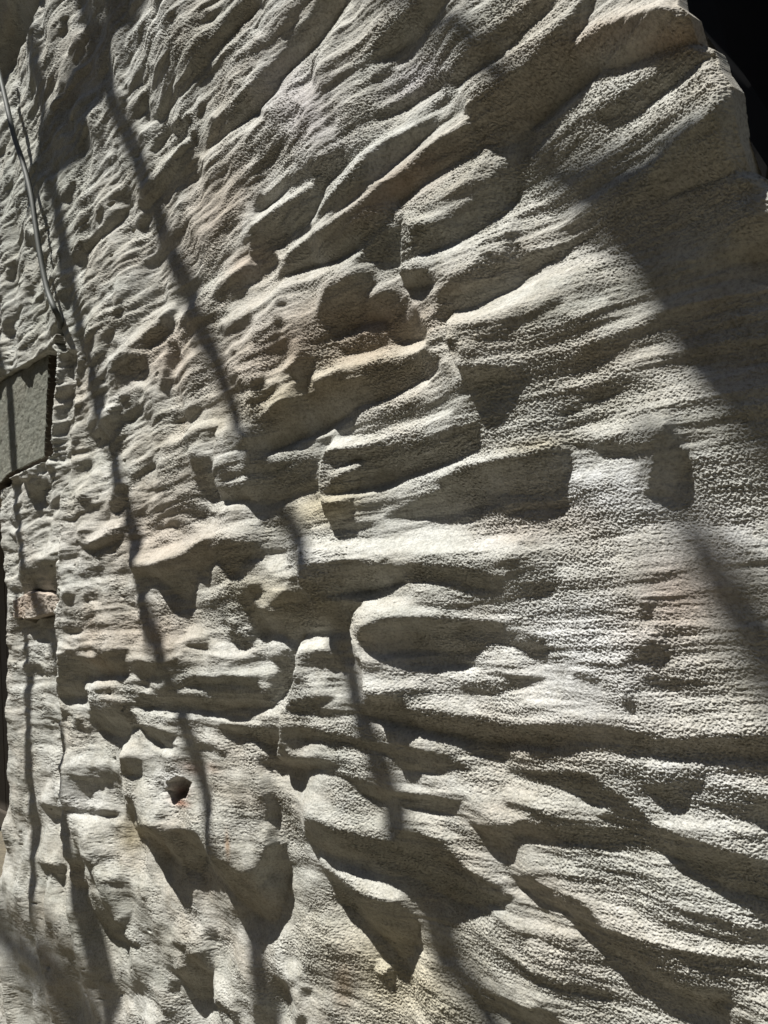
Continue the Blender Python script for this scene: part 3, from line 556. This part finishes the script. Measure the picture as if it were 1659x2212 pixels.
def surf(x, y, extra):                          # same, a little above the real relief
    h = .0
    for _ in range(12):
        u, z = to_wall(x, y, h); h = .5*h+.5*(float(bil(H, np.array((u-us[0])/GS), np.array((z-zs[0])/GS)))+extra)
    return wp(x, y, h)
# the old cable on the wall
t = NT('cable_sheath'); t.b.inputs['Roughness'].default_value = .65
t.l(t.mix(t.noise(60, 4), (.03,.034,.028), (.065,.07,.058)), t.b.inputs['Base Color'])
cab = [(-30,60),(-14,120),(0,165),(12,215),(30,292),(50,353),(67,420),(77,487),(85,540),(94,590),(104,632),(117,665),(129,690),(131,706)]
hs = [max(.045, -surf(x, y, .03)[1]) for x, y in cab]; hs = np.convolve(np.pad(hs, 2, 'edge'), [.2]*5, 'valid'); hs[-1] = .0; hs[-2] = .03
c_ = tube('cable', [wp(x, y, h) for (x, y), h in zip(cab, hs)], [.0085]*len(cab), t.m, None, 14)
tag(c_, 'dull grey green cable hanging down the upper left of the wall into an open joint', 'cable')

# ------------------------------------------------------------------ dark opening beyond the far end of the wall
def wood_mat(name, a, b):
    t = NT(name); c = t.mix(t.noise(12, 6, .6, (6, 6, .5)), a, b); t.l(c, t.b.inputs['Base Color']); t.b.inputs['Roughness'].default_value = .8
    bb = t.n('ShaderNodeBump'); bb.inputs['Strength'].default_value = .5; bb.inputs['Distance'].default_value = .003
    t.l(t.noise(20, 5, .6, (8, 8, .4)), bb.inputs['Height']); t.l(bb.outputs[0], t.b.inputs['Normal']); return t.m
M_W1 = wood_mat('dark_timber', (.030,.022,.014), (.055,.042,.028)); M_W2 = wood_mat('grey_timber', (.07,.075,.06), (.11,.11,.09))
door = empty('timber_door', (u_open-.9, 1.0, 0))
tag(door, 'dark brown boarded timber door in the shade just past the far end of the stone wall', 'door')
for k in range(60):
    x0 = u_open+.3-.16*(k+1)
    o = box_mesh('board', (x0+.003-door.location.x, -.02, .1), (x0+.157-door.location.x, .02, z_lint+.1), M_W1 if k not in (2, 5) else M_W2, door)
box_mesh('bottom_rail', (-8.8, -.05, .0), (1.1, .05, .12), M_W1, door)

# ------------------------------------------------------------------ dark glazing past the near end of the wall
t = NT('dark_glass'); t.l(t.mix(t.noise(1.6, 4), (.006,.008,.012), (.022,.030,.042)), t.b.inputs['Base Color']); t.b.inputs['Roughness'].default_value = .22
t.b.inputs['Specular IOR Level'].default_value = .3; M_GL = t.m
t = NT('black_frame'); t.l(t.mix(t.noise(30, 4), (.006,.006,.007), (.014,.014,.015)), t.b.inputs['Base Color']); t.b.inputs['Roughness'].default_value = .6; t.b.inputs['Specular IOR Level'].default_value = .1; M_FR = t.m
ur = min(RU); zlow = RZ[int(np.argmin(np.abs(np.array(RU)-(-.12))))]
zs_ = np.linspace(1.3, 4.6, 60); ru_ = np.interp(zs_, RZ, RU)
gl = empty('dark_window', (ur+.6, .55, 1.2))
tag(gl, 'unlit window with near black bluish panes set behind the scalloped top right edge of the wall', 'window')
lx, lz_ = gl.location.x, gl.location.z
jy = np.array([.012, .05, .2, .6])
hj = -bil(H, (ru_-us[0])/GS, (zs_-zs[0])/GS)+.034
UJ = np.stack([ru_+.0031, ru_+.002, ru_*0+ur-.005, ru_*0+ur-.03], 1)-lx; ZJ = np.repeat(zs_[:, None], 4, 1)-lz_; YJ = np.stack([hj, np.maximum(hj+.02, .1), hj*0+.2, hj*0+.6], 1)-.55
grid_mesh('jamb', UJ[::-1], ZJ[::-1], YJ[::-1], M_FR, gl)
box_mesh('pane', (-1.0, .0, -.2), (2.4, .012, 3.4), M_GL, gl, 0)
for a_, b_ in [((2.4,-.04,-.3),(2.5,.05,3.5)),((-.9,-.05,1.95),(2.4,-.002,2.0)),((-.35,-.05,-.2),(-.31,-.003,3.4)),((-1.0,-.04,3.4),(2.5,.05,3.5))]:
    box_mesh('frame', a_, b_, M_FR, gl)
shade_root = empty('added_sunshade', (ur+1.3, .6, 4.35))  # slab added above the view only to keep sun off the window
tag(shade_root, 'dark roof slab added out of view to shade the window past the near end of the stone wall', 'sunshade')
box_mesh('sunshade_slab', (-1.35, -.45, 0), (3.2, 2.5, .15), M_FR, shade_root)
box_mesh('back_wall', (-2.4, .35, -4.3), (3.2, .5, 0), M_FR, shade_root)

# ------------------------------------------------------------------ building added behind the viewer to cut sky light, out of view
sky_blk = empty('sky_blocker', (0, -7.0, 0))
tag(sky_blk, 'plain dark rendered building added behind the viewer to cut the sky light', 'blocker')
box_mesh('blocker_slab', (-14, -.6, -.1), (14, 0, 9.0), stone_mat('dark_render', (.13,.125,.10), (.16,.15,.12), (.14,.12,.09), (.10,.10,.08), .3, False), sky_blk)
box_mesh('blocker_cap', (-14.2, -.7, 9.0), (14.2, .25, 9.3), M_CORE, sky_blk)
# ------------------------------------------------------------------ ground
t = NT('dry_ground'); c = t.mix(t.ramp(t.noise(6, 8, .65), [(.35,(0,0,0)),(.65,(1,1,1))]), (.07,.06,.045), (.13,.11,.08))
c = t.mix(t.ramp(t.noise(70, 5, .7), [(.4,(0,0,0)),(.7,(1,1,1))]), c, (.20,.17,.11)); t.l(c, t.b.inputs['Base Color']); t.b.inputs['Roughness'].default_value = .95
bb = t.n('ShaderNodeBump'); bb.inputs['Distance'].default_value = .02; t.l(t.noise(40, 6, .7), bb.inputs['Height']); t.l(bb.outputs[0], t.b.inputs['Normal'])
gxx, gyy = np.meshgrid(np.sign(np.linspace(-1, 1, 160))*np.abs(np.linspace(-1, 1, 160))**2.2*150, np.sign(np.linspace(-1, 1, 160))*np.abs(np.linspace(-1, 1, 160))**2.2*150)
g = grid_mesh('ground', gxx[::-1], .03*fbm(gxx*1.3, gyy[::-1]*1.3, 15)-.03, gyy[::-1], t.m)
tag(g, kind='structure')

# ------------------------------------------------------------------ tree overhead: its limbs throw the soft shadows
t = NT('bark'); t.l(t.mix(t.noise(14, 6, .6, (3, 3, .6)), (.07,.06,.045), (.16,.14,.11)), t.b.inputs['Base Color']); t.b.inputs['Roughness'].default_value = .95; M_BARK = t.m
tree = empty('bare_tree', (2.6, -3.4, 0))
tag(tree, 'leafless tree out of view behind, whose limbs drop soft long shadows over the stone wall', 'tree')
S_ = np.array(SUN)
def limb(name, pts, tt, seed=0, hh=0.0, fac=1.0):
    C, Rr = [], []
    for i, (x, y, w_) in enumerate(pts):
        a = np.array(pts[max(i-1, 0)][:2], float); b = np.array(pts[min(i+1, len(pts)-1)][:2], float)
        d = (b-a)/np.linalg.norm(b-a); nn = np.array([-d[1], d[0]])
        u0, z0 = to_wall(x-nn[0]*w_/2, y-nn[1]*w_/2, hh); u1, z1 = to_wall(x+nn[0]*w_/2, y+nn[1]*w_/2, hh)
        ua, za = to_wall(*a, hh); ub, zb = to_wall(*b, hh)
        tv = np.array([ub-ua, 0, zb-za]); tv -= S_*tv.dot(S_); tv /= np.linalg.norm(tv)
        pv = np.array([u1-u0, 0, z1-z0]); pv -= S_*pv.dot(S_); pv -= tv*pv.dot(tv)
        u, z = to_wall(x, y, hh); C.append(np.array([u, -hh, z])+S_*(tt*(1.0 if tt == 2.9 else 1.3 if tt > 2.5 else 1.22)+.10*math.sin(i*1.7+seed))); Rr.append(max(.006, np.linalg.norm(pv)/2*fac))
    P = [c-np.array(tree.location) for c in C]
    print(name, 'y max', max(c[1] for c in C), [round(r, 3) for r in Rr])
    return tube(name, P, Rr, M_BARK, tree, 16, .10, 5, seed+3)
limb('branch', [(120,-160,45),(165,-40,45),(208,77,42),(235,168,42),(262,262,40),(296,336,44),(336,464,48),(360,530,50),(403,620,55),(453,753,55),(497,840,50),(520,900,40),(560,1010,36)], 3.0, 1, 0, .85)
limb('branch', [(60,-60,34),(72,60,36),(85,160,36),(98,330,36),(125,440,38),(150,560,36),(170,680,38),(195,780,38),(215,860,38),(235,960,38),(262,1040,40),(290,1150,40),(320,1250,42),(345,1400,46),(385,1480,46),(400,1560,44),(425,1650,42),(460,1780,40),(490,1900,40),(515,2030,36),(525,2140,30)], 3.0, 2, 0, .72)
limb('branch', [(-12,700,14),(2,780,14),(8,830,15),(15,960,15),(25,1060,15),(40,1160,14),(60,1260,16),(95,1360,20),(110,1480,22),(125,1600,24),(150,1720,24),(155,1850,26),(185,2000,28),(210,2110,26)], 2.45, 3)
limb('branch', [(26,1300,12),(33,1450,13),(40,1600,14),(50,1760,15),(57,1860,16),(70,1960,14)], 2.45, 4)
limb('branch', [(340,-90,44),(302,0,42),(279,44,40),(235,97,40),(215,141,44),(202,188,46),(161,262,42),(134,320,40),(94,360,34),(60,420,30)], 2.9, 5, 0, 2.5)
limb('limb', [(780,0,40),(865,55,52),(930,105,60),(1050,190,56),(1180,325,66),(1345,440,150),(1490,585,250),(1600,660,310),(1740,770,330),(1900,880,340),(2050,980,340)], 3.0, 6, 0, 1.3)
limb('branch', [(-160,1900,110),(-40,1985,120),(80,2080,160),(160,2170,180),(230,2300,190),(330,2440,190)], 6.6, 9, 0, .8)
limb('branch', [(565,1040,50),(602,1100,64),(630,1140,70),(655,1190,64),(700,1290,46),(740,1400,50),(770,1500,56),(800,1600,64),(837,1721,78),(850,1810,82),(887,1890,84),(938,1957,86),(988,2057,92),(1050,2160,96),(1120,2300,100)], 3.4, 7, 0, .8)
limb('branch', [(1400,960,24),(1450,1060,40),(1522,1186,80),(1589,1270,95),(1640,1354,95),(1720,1450,95),(1850,1560,95)], 4.4, 8, 0, 1.7)
tube('trunk', [(0,0,-.2),(-.05,.1,1.0),(-.2,.3,2.2),(-.5,.9,3.4),(-.9,1.5,4.1)], [.30,.24,.21,.19,.17], M_BARK, tree, 20, .12, 6, 5)
